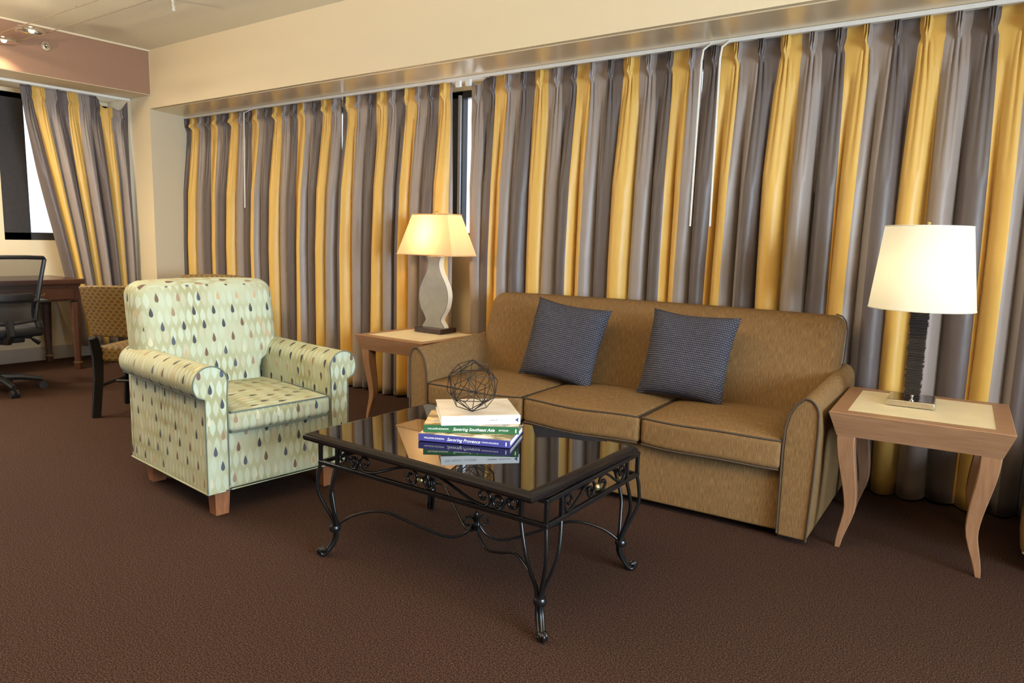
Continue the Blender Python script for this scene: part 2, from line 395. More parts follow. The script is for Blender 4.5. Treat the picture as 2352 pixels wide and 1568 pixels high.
# ------------------------------------------------------------------ curtains
def curtain(name, label, group, s0, s1, ztop, zbot, phase, npl, seed, axis=0, pos=4.045, depth=(.040, .052), edge=None, sag=None, gather=None, rows=34, cp=26):
    r = random.Random(seed); n = npl*cp
    amp = [r.uniform(.75, 1.25) for _ in range(npl+3)]; jit = [r.uniform(-1, 1) for _ in range(npl+3)]; jit2 = [r.uniform(-1, 1) for _ in range(npl+3)]
    ov = [r.uniform(.10, .17) for _ in range(npl+3)]; dr = r.uniform(-1, 1)
    def interp(a, u):
        i = int(math.floor(u)); fr = u-i; fr = fr*fr*(3-2*fr); i = max(0, min(len(a)-2, i)); return a[i]*(1-fr)+a[i+1]*fr
    tl = [-.5+.36*i/9 for i in range(9)]+[-.14+.28*i/16 for i in range(17)]+[.14+.36*(i+1)/9 for i in range(8)]; cp = len(tl); n = npl*cp
    sp = (s1-s0)/npl; vs = []
    zs = [0, .02, .045, .07, .085, .1, .125, .16, .21, .28]; zs += [.28+(1-.28)*((i+1)/(rows-10)) for i in range(rows-10)]
    zs = [z*(ztop-zbot) if i > 9 else z for i, z in enumerate(zs)]
    for z in zs:
        kz = sst(.09, .5, z); pin = math.exp(-((z-.090)/.022)**2)
        for i in range(n+1):
            k = i//cp; t = tl[i % cp]; u = k+.5+t      # pleat centred in each unit
            a = amp[k+1] if k+1 < len(amp) else 1; o = ov[k] if k < len(ov) else .1
            front = .5+.5*math.cos(2*PI*t)
            fold = (front**.8)*a*(depth[0]+(depth[1])*min(1, z/1.2))*(.35+.65*kz)
            # pinch at the header: three ridges above the stitch, drawn together at it
            ridge = 0
            if abs(t) < .131: ridge = .030*(.5+.5*math.cos(2*PI*t/.0875))
            fold2 = ridge*sst(.100, .075, z)+pin*.034*math.exp(-(t/.07)**2)
            fan = .008*math.cos(2*PI*t*6)*math.exp(-(t/.2)**2)*sst(.09, .14, z)*(1-sst(.16, .55, z))
            dd = fold*kz+(1-kz)*.15*fold+fold2*(1-kz)+fan
            xx = t+o*math.sin(2*PI*t)*kz*.95-.07*math.sin(2*PI*t)*pin
            xx += (.10*interp(jit, u)*math.sin(z*1.7+3*jit2[min(k, len(jit2)-1)])+.10*interp(jit2, u)*z/2.3)*kz
            s = s0+(k+.5+xx)*sp
            dd += .004*math.sin(s*37+z*9)*(1-sst(.1, .6, z))
            zz = ztop-z
            if sag: zz -= sag(u)*(1-.75*sst(0, .6, z))
            if zz < zbot: zz = zbot
            if gather: s = gather(s, zz)
            # hem just clears the floor, a little uneven
            if z > 1.5: zz += .008*math.sin(u*2.1+seed)*(z-1.5)
            vs.append((s, pos-dd, zz) if axis == 0 else (pos+dd, s, zz))
    m_ = n+1; fs = []; uvs = []
    for j in range(len(zs)-1):
        for i in range(n):
            fs.append((j*m_+i, (j+1)*m_+i, (j+1)*m_+i+1, j*m_+i+1)); u0 = i//cp+.5+tl[i % cp]; u1 = (i+1)//cp+.5+tl[(i+1) % cp]
            uvs.append(((u0, zs[j]), (u0, zs[j+1]), (u1, zs[j+1]), (u1, zs[j])))
    me = bpy.data.meshes.new(name); me.from_pydata(vs, [], fs); me.materials.append(curtain_mat('striped_satin', phase))
    L = me.uv_layers.new(name='UVMap')
    k = 0
    for q in uvs:
        for c in q: L.data[k].uv = c; k += 1
    me.polygons.foreach_set('use_smooth', [True]*len(me.polygons))
    ob = bpy.data.objects.new(name, me); COL.objects.link(ob)
    so = ob.modifiers.new('thickness', 'SOLIDIFY'); so.thickness = .003; so.offset = 1
    tag(ob, label, 'curtain', group)
    return ob
G = 'pinch-pleated curtains striped in gold and two taupes'
ZT = ZS-.026
# phase: gold is fract in [0,1/3)
def ph(centre): return (1/6-centre/2.5) % 1
curtain('curtain', 'striped curtain furthest left on the long track, beside the white wall return', G, -6.955, -4.650, ZT, .015, ph(1.68), 18, 1)
curtain('curtain', 'striped curtain hanging right behind the lamp with the pyramid shade', G, -4.632, -3.490, ZT, .015, ph(.95), 9, 2)
curtain('curtain', 'striped curtain right of the bare window gap, behind the left half of the sofa', G, -3.312, -1.650, ZT, .012, ph(2.05), 13, 3,
        gather=lambda s, z: s+(.05*sst(2.2, .4, z) if s < -3.15 else 0), sag=lambda u: .05*math.exp(-((u-.45)/.35)**2))
curtain('curtain', 'widest striped curtain, behind the sofa end and the table lamp with the drum shade', G, -1.645, .80, ZT, .012, ph(1.15), 19, 5)
def gat(s, z):
    k = (s-2.70)/(3.60-2.70); z = min(z, 2.42)
    e = sst(2.42, .15, z)*.55+.45*(2.42-z)/2.27
    left = 2.70+.35*e; right = 3.595
    kk = k**(1+.35*e) ; return left+(right-left)*k*(1-.12*e*(1-k))
curtain('curtain', 'striped curtain pulled slantwise over the left window above the dark desk', G, 2.70, 3.60, ZB-.026, .17, ph(1.2), 8, 9, axis=1, pos=-7.13,
        sag=lambda u: .075*math.sin(PI*min(1, (u-5.4)/2.6))**.8+.03*math.sin(PI*(u-5.4)/1.3)**2 if u > 5.4 else 0, gather=gat)
for (xa, xb_) in ((-1.592, -1.600), (-1.49, -1.487)):
    c = tag(MB().tube([(xa, 4.0, ZS-.022), (xa, 3.90, 2.262), (xa, 3.88, 2.2), (xb_, 3.87, 1.325)], .0055, 6).build('curtain_wand', M_white),
            'left one of the two white draw wands hanging behind the sofa' if xa < -1.55 else 'right one of the two white draw wands hanging behind the sofa', 'curtain wand', 'draw wands')
tag(MB().tube([(-5.74, 4.0, ZS-.022), (-5.74, 3.90, 2.262), (-5.74, 3.885, 1.45)], .0045, 6).build('curtain_wand', M_white), 'thin draw wand hanging in the far left striped curtain', 'curtain wand', 'draw wands')

# ------------------------------------------------------------------ sofa
A = .0444
sofa = thing('sofa', 'tan three-seat sofa with dark piping, two dark pillows on it', 'sofa', (-.6764, 3.0271, 0), A)
SW, AW = 2.13, .115
def lean(p):     # back leans away with height
    q = p.copy(); q.y += .16*max(0, (q.z-.40))/.5; return q
body = MB().rbox(-SW+.10, .035, .035, -.10, .80, .315, .012, 2)
body.build('seat_base', M_sofa, sofa)
MB().rbox(-SW+.03, .80, .035, -.03, .865, .60, .015, 2).build('rear_panel', M_sofa, sofa)
def backdef(p):
    q = p.copy(); bulge = .03*math.sin(PI*max(0, min(1, (q.z-.38)/.5)))
    if q.y < .6: q.y -= bulge*(1-((q.x+SW/2)/(SW/2))**6)
    q.z += .008*(1-((q.x+SW/2)/(SW/2))**2)*(1 if q.z > .7 else 0)
    q.y += .17*max(0, (q.z-.40))/.5; return q
MB().rbox(-2.085, .53, .30, -.035, .72, .895, .065, 16, backdef, 5).build('backrest', M_sofa, sofa)
for sx in (-2.088, -.032):     # side seam piping of the back
    pass
def arc2(cx, cz, rx, rz, a0, a1, n=8): return [(cx+rx*math.cos(math.radians(a0+(a1-a0)*i/n)), cz+rz*math.sin(math.radians(a0+(a1-a0)*i/n))) for i in range(n+1)]
armo = [(0, .03), (.012, .30), (.016, .50)] + arc2(-.036, .555, .050, .068, -5, 100, 8) + [(-.075, .595), (-.098, .555), (-.112, .49), (-.116, .40), (-.116, .03)]
def mk_arm(side):
    def fn(v):
        q = v.copy(); d = q.y/.85
        if q.z > .4: q.z += .035*d
        if side < 0: q.x = -SW-q.x
        return q
    b = MB()
    ys = [0, .25, .5, .72, .86]
    n = len(armo); vs = [fn(Vector((p[0], y, p[1]))) for y in ys for p in armo]
    fs = [(j*n+i, j*n+(i+1) % n, (j+1)*n+(i+1) % n, (j+1)*n+i) for j in range(len(ys)-1) for i in range(n)] + [tuple(range(n-1, -1, -1)), tuple(range((len(ys)-1)*n, len(ys)*n))]
    b.add(vs, fs); o = b.build('armrest', M_sofa, sofa, 35, bevel=.008, seg=3)
    p = MB().tube([fn(Vector((x, -.004, z))) for x, z in armo[:-1]] + [fn(Vector((-.116, -.004, .04)))], .0042, 6).build('piping', M_piping, o)
mk_arm(1); mk_arm(-1)
cu = [(-2.012, -1.388), (-1.383, -.750), (-.744, -.118)]
for i, (a, b_) in enumerate(cu):
    def cdef(p, a=a, b_=b_, i=i):
        q = p.copy(); u = (q.x-(a+b_)/2)/((b_-a)/2); v = (q.y-.28)/.30
        w = max(0, 1-u*u)*max(0, 1-v*v)
        top = (q.z-.37)/.065
        if q.z > .37: q.z += .030*w**.6*top
        q.z += (-.010 if i == 0 else -.008)*max(0, -v)*(1-u*u)*(1 if q.z > .37 else .3)
        q.y -= .018*(1-u*u)*max(0, -v)
        q.z -= .003*math.sin(u*4+i*2)*max(0, -v)
        return q
    o = MB().rbox(a, -.012, .312, b_, .60, .440, .024, 10, cdef, 3).build('seat_cushion', M_sofa, sofa)
    for zz, yy in ((.433, -.008), (.316, -.006)):
        pts = []
        for k in range(25):
            pts.append(cdef(Vector((a+.008+(b_-a-.016)*k/24, yy, zz)))+Vector((0, 0, .004 if zz > .4 else -.002)))
        if zz > .4:
            pts = [cdef(Vector((a+.004, .5-.5*k/8, zz)))+Vector((0, 0, .004)) for k in range(8)]+pts+[cdef(Vector((b_-.004, .5*k/8, zz)))+Vector((0, 0, .004)) for k in range(1, 9)]
        MB().tube(pts, .0042, 6).build('piping', M_piping, o)
pts = [backdef(Vector((-.036, .70, .60+.02*i))) for i in range(12)] + [backdef(Vector((-.05, .70, .866))), backdef(Vector((-.07, .70, .888))), backdef(Vector((-.1, .70, .896)))]
MB().tube([p+Vector((.002, 0, 0)) for p in pts], .004, 6).build('piping', M_piping, sofa)
for x, y in ((-.10, .08), (-2.03, .08), (-.10, .82), (-2.03, .82)):
    MB().box(x-.025, y-.025, 0, x+.025, y+.025, .04).build('foot', M_black, sofa)

def pillow(label, loc, rot, size):
    n = 26; b = MB()
    def P(i, j, sg):
        u = -1+2*i/n; v = -1+2*j/n
        pinch = 1-.085*(1-v*v)*abs(u)**3; pv = 1-.085*(1-u*u)*abs(v)**3
        th = .082*((1-u**4)*(1-v**4))**.55
        th *= 1+.10*math.sin(3*u+2*v+size*20)
        return (u*size/2*pinch, sg*th-.006*math.sin(4*u)*v, v*size/2*pv)
    for sg in (-1, 1):
        vs = [P(i, j, sg) for j in range(n+1) for i in range(n+1)]
        fs = []; uvs = []
        for j in range(n):
            for i in range(n):
                q = (j*(n+1)+i, j*(n+1)+i+1, (j+1)*(n+1)+i+1, (j+1)*(n+1)+i); q = q if sg < 0 else q[::-1]; fs.append(q)
                uvs.append([((k % (n+1))*size/n, (k//(n+1))*size/n) for k in q])
        b.add(vs, fs, uvs)
    o = b.build('throw_pillow', M_pillow, None, 60); o.rotation_euler = rot; o.location = loc
    return tag(o, label, 'pillow', 'navy waffle-weave throw pillows on the sofa')
def in_sofa(x, y, z): return (-.6764+x*math.cos(A)-y*math.sin(A), 3.0271+x*math.sin(A)+y*math.cos(A), z)
pillow('left throw pillow, tipped clockwise over the seam of the left and middle seat cushions', in_sofa(-1.405, .435, .672), (math.radians(-19), math.radians(6), A+.02), .455)
pillow('right throw pillow, standing straight over the seam of the middle and right seat cushions', in_sofa(-.70, .435, .672), (math.radians(-20), math.radians(2), A-.03), .455)

# ------------------------------------------------------------------ coffee table
FW, FD = 1.0113, .6326
ct = thing('coffee_table', 'black wrought-iron coffee table with a mirror-dark glass top in the middle of the carpet', 'coffee table', (-1.1331, 1.7687, 0), .0195)
inv = Matrix.Rotation(-.0195, 4, 'Z')
def tl_(x, y):   # world top corner offsets -> local
    v = inv @ Vector((x+1.1331, y-1.7687, 0)); return v
ca, sa = math.cos(-.009), math.sin(-.009)
def top_pt(u, v): return tl_(-1.1299+u*ca-v*sa, 1.6818+u*sa+v*ca)
TW, TD = 1.0581, .6905
def tpoly(ins, ch):
    pts = [(-TW+ins+ch, ins), (-ins-ch*.2, ins), (-ins, ins+ch*.2), (-ins, TD-ins-ch), (-ins-ch, TD-ins), (-TW+ins+ch, TD-ins), (-TW+ins, TD-ins-ch), (-TW+ins, ins+ch)]
    return [tuple(top_pt(*p)[:2]) for p in pts]
def ring(polyA, zA, polyB, zB, b):
    n = len(polyA); vs = [(*p, zA) for p in polyA]+[(*p, zB) for p in polyB]
    b.add(vs, [(i, (i+1) % n, n+(i+1) % n, n+i) for i in range(n)])
rim = MB(); lv = [(.012, .466), (.003, .470), (0, .478), (.002, .486), (.008, .491), (.022, .4965), (.030, .4968), (.030, .47)]
for (i0, z0), (i1, z1) in zip(lv, lv[1:]): ring(tpoly(i0, .012), z0, tpoly(i1, .012), z1, rim)
rm = rim.build('tabletop_rim', M_rim, ct, 30)
g = MB(); P_ = tpoly(.0295, .012); n = len(P_)
g.add([(*p, .4968) for p in P_]+[(*p, .470) for p in P_], [tuple(range(n)), tuple(range(2*n-1, n-1, -1))]+[(i, (i+1) % n, n+(i+1) % n, n+i) for i in range(n)])
g.build('glass_top', M_glass_top, ct, 30)
ZT_, ZR = .4618, .3757
fr = MB(); h = .0075
for z in (ZT_-h, ZR):
    for (x0, y0, x1, y1) in ((-FW, -h, 0, h), (-FW, FD-h, 0, FD+h), (-h, 0, h, FD), (-FW-h, 0, -FW+h, FD)):
        fr.box(x0-(h if y1-y0 < .1 else 0), y0, z-h, x1+(h if y1-y0 < .1 else 0), y1, z+h)
fr.build('rail_frame', M_iron, ct, bevel=.002)
corners = [(0, 0, -1, 1), (-FW, 0, 1, 1), (0, FD, -1, -1), (-FW, FD, 1, -1)]
for cx, cy, dx, dy in corners:
    for px, py in ((cx, cy), (cx+dx*.092, cy), (cx, cy+dy*.088)): MB().box(px-.0065, py-.0065, ZR, px+.0065, py+.0065, ZT_).build('post', M_iron, ct, bevel=.0015)
    lg = MB(); D = Vector((-dx, -dy, 0)).normalized()     # outward diagonal
    for (px, py), off in (((cx, cy), 0), ((cx+dx*.092, cy), -1), ((cx, cy+dy*.088), 1)):
        T_ = Vector((dy, -dx, 0)).normalized()*.011*off*(-1 if dx*dy > 0 else 1)
        s0 = Vector((px, py, ZR)); ank = Vector((cx, cy, 0))-D*.052
        tan = Vector((-T_.x, -T_.y, 0)) if False else T_
        # keep each rod on its own side
        side = (s0-Vector((cx, cy, ZR))); 
        tt = side.normalized()*.0125 if side.length > .01 else Vector((0, 0, 0))
        cz = Vector((cx, cy, 0)); sd_ = Vector((side.x, side.y, 0))
        def q_(z, k, o): return cz+sd_*k+tt*(1-k)+D*o+Vector((0, 0, z))
        path = [s0, q_(.325, .92, .010), q_(.265, .74, .012), q_(.205, .42, -.012), q_(.155, .10, -.038), q_(.115, 0, -.050), q_(.070, 0, -.046), q_(.030, 0, -.024), q_(.0095, 0, -.004)]
        path = smoothpath(path, 4); end = path[-1]
        path += [end+D*.010+Vector((0, 0, -.001)), end+D*.017+Vector((0, 0, .006)), end+D*.018+Vector((0, 0, .015)), end+D*.011+Vector((0, 0, .021)), end+D*.004+Vector((0, 0, .017))]
        lg.tube(path, .0068, 8)
    leg = lg.build('leg', M_iron, ct, 60)
    ank = Vector((cx, cy, .112))-D*.050
    MB().tube([ank+Vector((0, 0, .011)), ank+Vector((0, 0, .004)), ank-Vector((0, 0, .006)), ank-Vector((0, 0, .012))], [.019, .0225, .0225, .019], 12).build('collar', M_iron, leg, 50)
def scroll(L, s, flip):
    """S-scroll in (s,z) from s to s+L"""
    z0, z1 = ZR+.010, ZT_-.016; Hh = z1-z0; r = Hh*(.45 if L > .1 else .36); pts = []
    c1 = (s+r*1.02, z0+r*1.18)
    for i in range(26):
        t = i/25; a = math.radians(-90-420*(1-t)); rr = r*(.22+.78*t**.8)*(1.18 if t > .9 else 1+.18*t); pts.append((c1[0]+rr*math.cos(a), c1[1]+rr*math.sin(a)))
    c2 = (s+L-r*1.02, z1-r*1.18)
    p0 = pts[-1]; q = []
    for i in range(26):
        t = i/25; a = math.radians(90-420*t); tt = 1-t; rr = r*(.22+.78*tt**.8)*(1.18 if tt > .9 else 1+.18*tt); q.append((c2[0]+rr*math.cos(a), c2[1]+rr*math.sin(a)))
    mid = [(p0[0]+(q[0][0]-p0[0])*t, p0[1]+(q[0][1]-p0[1])*sst(0, 1, t)) for t in (.12, .25, .38, .5, .62, .75, .88)]
    out = pts+mid+q
    if flip: out = [(2*s+L-x, z) for x, z in out]
    return out
def side_scrolls(L, place):
    n = 0
    gap = .105; small = .105 if L > .8 else 0; half = L/2-gap-small
    for fl in (False, True):
        s = gap+small if not fl else L/2+.016
        MB().tube([place(a, z) for a, z in scroll(half-.016, s, fl)], .0052, 6).build('scroll', M_iron, ct, 60)
        if small:
            s = gap if not fl else L-gap-.095
            MB().tube([place(a, z) for a, z in scroll(.095, s, not fl)], .0052, 6).build('scroll', M_iron, ct, 60)
    o = MB().sphere(place(L/2, (ZR+ZT_)/2-.006), .0135, 8).build('brass_ball', M_brass, ct); o['label'] = 'small brass ball'
side_scrolls(FW, lambda a, z: Vector((-a, 0, z))); side_scrolls(FW, lambda a, z: Vector((-a, FD, z)))
side_scrolls(FD, lambda a, z: Vector((0, a, z))); side_scrolls(FD, lambda a, z: Vector((-FW, a, z)))
cc_ = Vector((-FW/2, FD/2, 0))
for cx, cy, dx, dy in corners:
    a = Vector((cx, cy, 0))+Vector((dx, dy, 0))*.045; d = cc_-a
    p = [a+Vector((0, 0, .125)), a+d*.12+Vector((0, 0, .165)), a+d*.33+Vector((0, 0, .185)), a+d*.58+Vector((0, 0, .135)), a+d*.80+Vector((0, 0, .098)), a+d*.93+Vector((0, 0, .118)), a+d*.985+Vector((0, 0, .16))]
    MB().tube(smoothpath(p, 6), .0055, 7).build('stretcher', M_iron, ct, 60)
fb = MB().sphere((cc_.x, cc_.y, .150), .017, 8, 1.3).sphere((cc_.x, cc_.y, .192), .010, 6, 1.6)
for k in range(4):
    a = PI/4+k*PI/2; d = Vector((math.cos(a), math.sin(a), 0)); p = [cc_+Vector((0, 0, .13))]
    for i in range(14):
        t = i/13; an = math.radians(180-300*t); r = .024*(1-.5*t); p.append(cc_+d*(.030+r*math.cos(an))+Vector((0, 0, .165+r*math.sin(an))))
    fb.tube(p, .0048, 6)
fb.build('finial', M_iron, ct, 60)

# ------------------------------------------------------------------ books, wire orb
def text_mesh(txt, size, mat, parent, loc, rot, shear=0, name='spine_text', extr=.0004, bold=0):
    cu_ = bpy.data.curves.new('text', 'FONT'); cu_.body = txt; cu_.size = size; cu_.shear = shear; cu_.extrude = extr; cu_.offset = bold
    cu_.align_x = 'LEFT'; cu_.align_y = 'CENTER'; cu_.resolution_u = 3
    to = bpy.data.objects.new('text', cu_); COL.objects.link(to); bpy.context.view_layer.update()
    me = bpy.data.meshes.new_from_object(to.evaluated_get(bpy.context.evaluated_depsgraph_get())); bpy.data.objects.remove(to)
    me.materials.clear(); me.materials.append(mat)
    o = bpy.data.objects.new(name, me); COL.objects.link(o); o.parent = parent; o.location = loc; o.rotation_euler = rot; return o
M_txtw = plain('white_print', (.80, .80, .82), .5); M_txtg = plain('grey_print', (.30, .38, .42), .5); M_txtd = plain('dark_print', (.05, .06, .09), .5)
M_pages = plain('book_pages', (.76, .74, .68), .8, nscale=30, namt=.05)
def cover(name, stops, scale, rough=.25):
    t = NT(name); n = t.noise(t.obj(), scale, 4, .6, sc=(1, 1.7, 1)); return t.fin(t.ramp(n, stops), rough)
C_blue = plain('indigo_cover', (.055, .055, .24), .25, nscale=20)
C_green = plain('green_cover', (.030, .11, .045), .25, nscale=20)
C_white = plain('white_cover', (.66, .70, .74), .3, nscale=20, namt=.02)
P_blue = cover('food_photo_print', [(.30, (.10, .13, .10)), (.45, (.35, .24, .12)), (.55, (.70, .64, .52)), (.66, (.80, .78, .74))], 14)
P_green = cover('landscape_photo_print', [(.32, (.05, .09, .05)), (.46, (.28, .17, .08)), (.56, (.75, .55, .30)), (.68, (.32, .42, .58))], 9)
P_white = cover('pale_linen_photo_print', [(.30, (.52, .40, .28)), (.42, (.62, .56, .48)), (.60, (.70, .67, .62))], 5)
def book(label, corner, ang, L, D, z0, z1, cm, pm, texts):
    r = thing('book', label, 'book', (*corner, z0), ang, 'hardback cookbooks stacked on the coffee table'); h = z1-z0
    c = MB().box(0, 0, 0, L, D, .0028).box(0, 0, h-.0028, L, D, h).box(0, -.001, 0, L, .004, h)
    c.build('cover', cm, r, bevel=.0012)
    MB().box(.004, .004, .0029, L-.005, D-.005, h-.0029).build('page_block', M_pages, r)
    MB().box(.001, .006, h-.0002, L-.001, D-.001, h+.0005).build('cover_print', pm, r)
    for txt, sz, x, mt, sh, bo in texts: text_mesh(txt, sz, mt, r, (x, -.0014, h*.5), (PI/2, 0, 0), sh, bold=bo)
    return r
b1 = book('indigo-blue cookbook at the bottom of the stack, white script on its spine', (-1.7725, 1.889), math.radians(23.5), .342, .235, .4985, .5245, C_blue, P_blue,
     [('WILLIAMS-SONOMA', .0085, .022, M_txtw, 0, 0), ('Savoring Provence', .0165, .108, M_txtw, .35, .0001), ('DIANE HOLUIGUE', .0075, .238, M_txtw, 0, 0)])
MB().box(.325, -.0016, .006, .329, -.0011, .020).build('spine_emblem', M_txtw, b1)
b2 = book('green cookbook in the middle of the stack, white script on its spine', (-1.770, 1.912), math.radians(35), .350, .24, .5255, .5530, C_green, P_green,
     [('WILLIAMS-SONOMA', .0085, .016, M_txtw, 0, 0), ('Savoring Southeast Asia', .0158, .108, M_txtw, .35, .0001), ('JOYCE JUE', .0075, .276, M_txtw, 0, 0)])
MB().box(.336, -.0016, .006, .340, -.0011, .020).build('spine_emblem', M_txtw, b2)
b3 = book('white cookbook on top of the stack, under the wire orb', (-1.708, 1.940), math.radians(46), .292, .285, .5540, .5880, C_white, P_white,
     [('THE  FRENCH  LAUNDRY', .0105, .014, M_txtg, 0, 0), ('COOKBOOK', .006, .172, M_txtd, 0, 0), ('THOMAS KELLER', .006, .215, M_txtg, 0, 0)])
MB().add([(.272, -.0016, .017), (.284, -.0016, .008), (.284, -.0016, .026), (.272, -.0011, .017), (.284, -.0011, .008), (.284, -.0011, .026)], [(0, 1, 2), (3, 5, 4), (0, 3, 4, 1), (1, 4, 5, 2), (2, 5, 3, 0)]).build('spine_emblem', plain('navy_print', (.02, .04, .12), .4), b3)
def ico():
    g = (1+5**.5)/2; v = []
    for a in (-1, 1):
        for b_ in (-g, g): v += [(0, a, b_), (a, b_, 0), (b_, 0, a)]
    v = [Vector(p).normalized() for p in v]
    E_ = [(i, j) for i in range(12) for j in range(i) if (v[i]-v[j]).length < 1.1]
    T = [(i, j, k) for i in range(12) for j in range(i) for k in range(j) if (v[i]-v[j]).length < 1.1 and (v[j]-v[k]).length < 1.1 and (v[i]-v[k]).length < 1.1]
    return v, E_, T
v, E_, T3 = ico(); RO = .098; orb = MB()
rot = Matrix.Rotation(.55, 3, 'Z') @ v[0].rotation_difference(Vector((0, 0, -1))).to_matrix()
v = [rot @ p for p in v]
for i, j in E_: orb.tube([v[i]*RO, v[j]*RO], .0016, 5)
for i, j, k in T3:
    c = (v[i]+v[j]+v[k]).normalized()*RO*.985
    for q in (i, j, k): orb.tube([c, v[q]*RO], .0016, 5)
bot = min((p.z for p in v))*RO
o = orb.build('wire_orb', plain('dark_bronze_wire', (.028, .020, .016), .45, .5), None, 60); o.location = (-1.672, 2.072, .5885-bot+.0013)
tag(o, 'black geometric wire orb sitting on the white top book', 'ornament')

# ------------------------------------------------------------------ end tables
def end_table(label, loc, rz, Wt=.628, Dt=.6355, Ht=.576):
    t = thing('end_table', label, 'end table', loc, rz, 'maple end tables flanking the sofa')
    ins = .032; hz = Ht-.100
    fr = MB()
    def rg(i0, z0, i1, z1):
        A_ = [(i0, i0, z0), (Wt-i0, i0, z0), (Wt-i0, Dt-i0, z0), (i0, Dt-i0, z0)]; B_ = [(i1, i1, z1), (Wt-i1, i1, z1), (Wt-i1, Dt-i1, z1), (i1, Dt-i1, z1)]
        fr.add(A_+B_, [(k, (k+1) % 4, 4+(k+1) % 4, 4+k) for k in range(4)])
    rg(ins+.02, hz, ins, hz); rg(ins, hz, 0, Ht-.003); rg(0, Ht-.003, .004, Ht); rg(.004, Ht, .062, Ht); rg(.062, Ht, .062, Ht-.004); rg(ins+.02, hz, ins+.02, Ht-.03)
    fr.build('apron_frame', M_maple, t, 25)
    MB().box(.062, .062, Ht-.02, Wt-.062, Dt-.062, Ht-.0015).build('top_inlay', M_inlay, t)
    for ix, iy in ((0, 0), (1, 0), (0, 1), (1, 1)):
        sx, sy = (1 if ix == 0 else -1), (1 if iy == 0 else -1); b = MB(); rings = []; K = 16
        for k in range(K+1):
            z = hz+.004-(hz+.004)*k/K; q = k/K
            ox_ = .033+.048*sst(0, .70, q)-.024*sst(.62, 1, q); oy_ = .033+.022*sst(0, .7, q)-.008*sst(.62, 1, q)
            w = .068-.024*q-.024*q*q
            pts = [(ox_, oy_), (ox_+w, oy_), (ox_+w, oy_+w), (ox_, oy_+w)]
            for px, py in pts: rings.append(((px if ix == 0 else Wt-px), (py if iy == 0 else Dt-py), z))
        fs = [(4*k+i, 4*k+(i+1) % 4, 4*k+4+(i+1) % 4, 4*k+4+i) for k in range(K) for i in range(4)]+[(0, 1, 2, 3), (4*K+3, 4*K+2, 4*K+1, 4*K)]
        b.add(rings, fs).build('leg', M_mapledark, t, 30, bevel=.003)
    return t
end_table('maple end table at the right end of the sofa, holding the drum-shade lamp', (-.6395, 3.0762, 0), .0731)
end_table('maple end table half hidden behind the left sofa arm, holding the pyramid-shade lamp', (-3.693, 3.308, 0), -.02)

# ------------------------------------------------------------------ lamps
LX, LY, LZ = -3.395, 3.785, .577
lamp = thing('table_lamp', 'lit lamp with a pyramid shade and flat vase-shaped silver body, behind the left sofa arm', 'lamp', (LX, LY, LZ))
MB().box(-.12, -.085, 0, .12, .085, .033).build('base', M_espresso, lamp, bevel=.002)
prof = [(.100, .034), (.095, .045), (.072, .075), (.068, .09), (.082, .12), (.112, .165), (.127, .215), (.131, .262), (.120, .31), (.098, .355), (.070, .40), (.052, .44), (.047, .475), (.052, .505), (.064, .525)]
outl = smoothpath([Vector((x, z, 0)) for x, z in prof], 3); outl = [(p.x, p.y) for p in outl]
full = outl+[(-x, z) for x, z in reversed(outl)]
MB().prism(full, 1, -.028, -.020).build('front_panel', M_silver, lamp, 50)
bd = MB().prism([(x*.985, z) for x, z in full], 1, -.020, .028).build('body', M_cream, lamp, 50)
MB().tube([(0, 0, .52), (0, 0, .60)], .012, 10).build('socket', M_brass, lamp)
def pyramid_shade(w0, d0, w1, d1, z0, z1, c0, c1):
    def oct_(w, d, c, z): return [(-w+c, -d, z), (w-c, -d, z), (w, -d+c, z), (w, d-c, z), (w-c, d, z), (-w+c, d, z), (-w, d-c, z), (-w, -d+c, z)]
    b = MB(); K = 6; rr = []
    for k in range(K+1):
        q = k/K; cv = q-.06*math.sin(PI*q)*0; rr += oct_(w0+(w1-w0)*cv, d0+(d1-d0)*cv, c0+(c1-c0)*cv, z0+(z1-z0)*q)
    return b.add(rr, [(8*k+i, 8*k+(i+1) % 8, 8*k+8+(i+1) % 8, 8*k+8+i) for k in range(K) for i in range(8)]), oct_
sb, oc = pyramid_shade(.275, .125, .172, .072, .535, .808, .022, .012)
sh = sb.build('lamp_shade', M_shadeL, lamp, 20)
for w, d, c, z in ((.276, .126, .022, .535), (.173, .073, .012, .808)):
    MB().tube(oc(w, d, c, z), .0042, 6, closed=True).build('trim_band', M_shadeL, sh)
MB().tube([(0, 0, .60), (0, 0, .815)], .003, 6).sphere((0, 0, .822), .009, 8).build('harp_finial', M_brass, lamp)
MB().sphere((-.02, -.0, .655), .028, 10, 1.25).build('bulb', M_bulb, lamp)
point('left_lamp_light', (LX-.02, LY-.0, LZ+.66), 55, (1, .66, .33), .03)

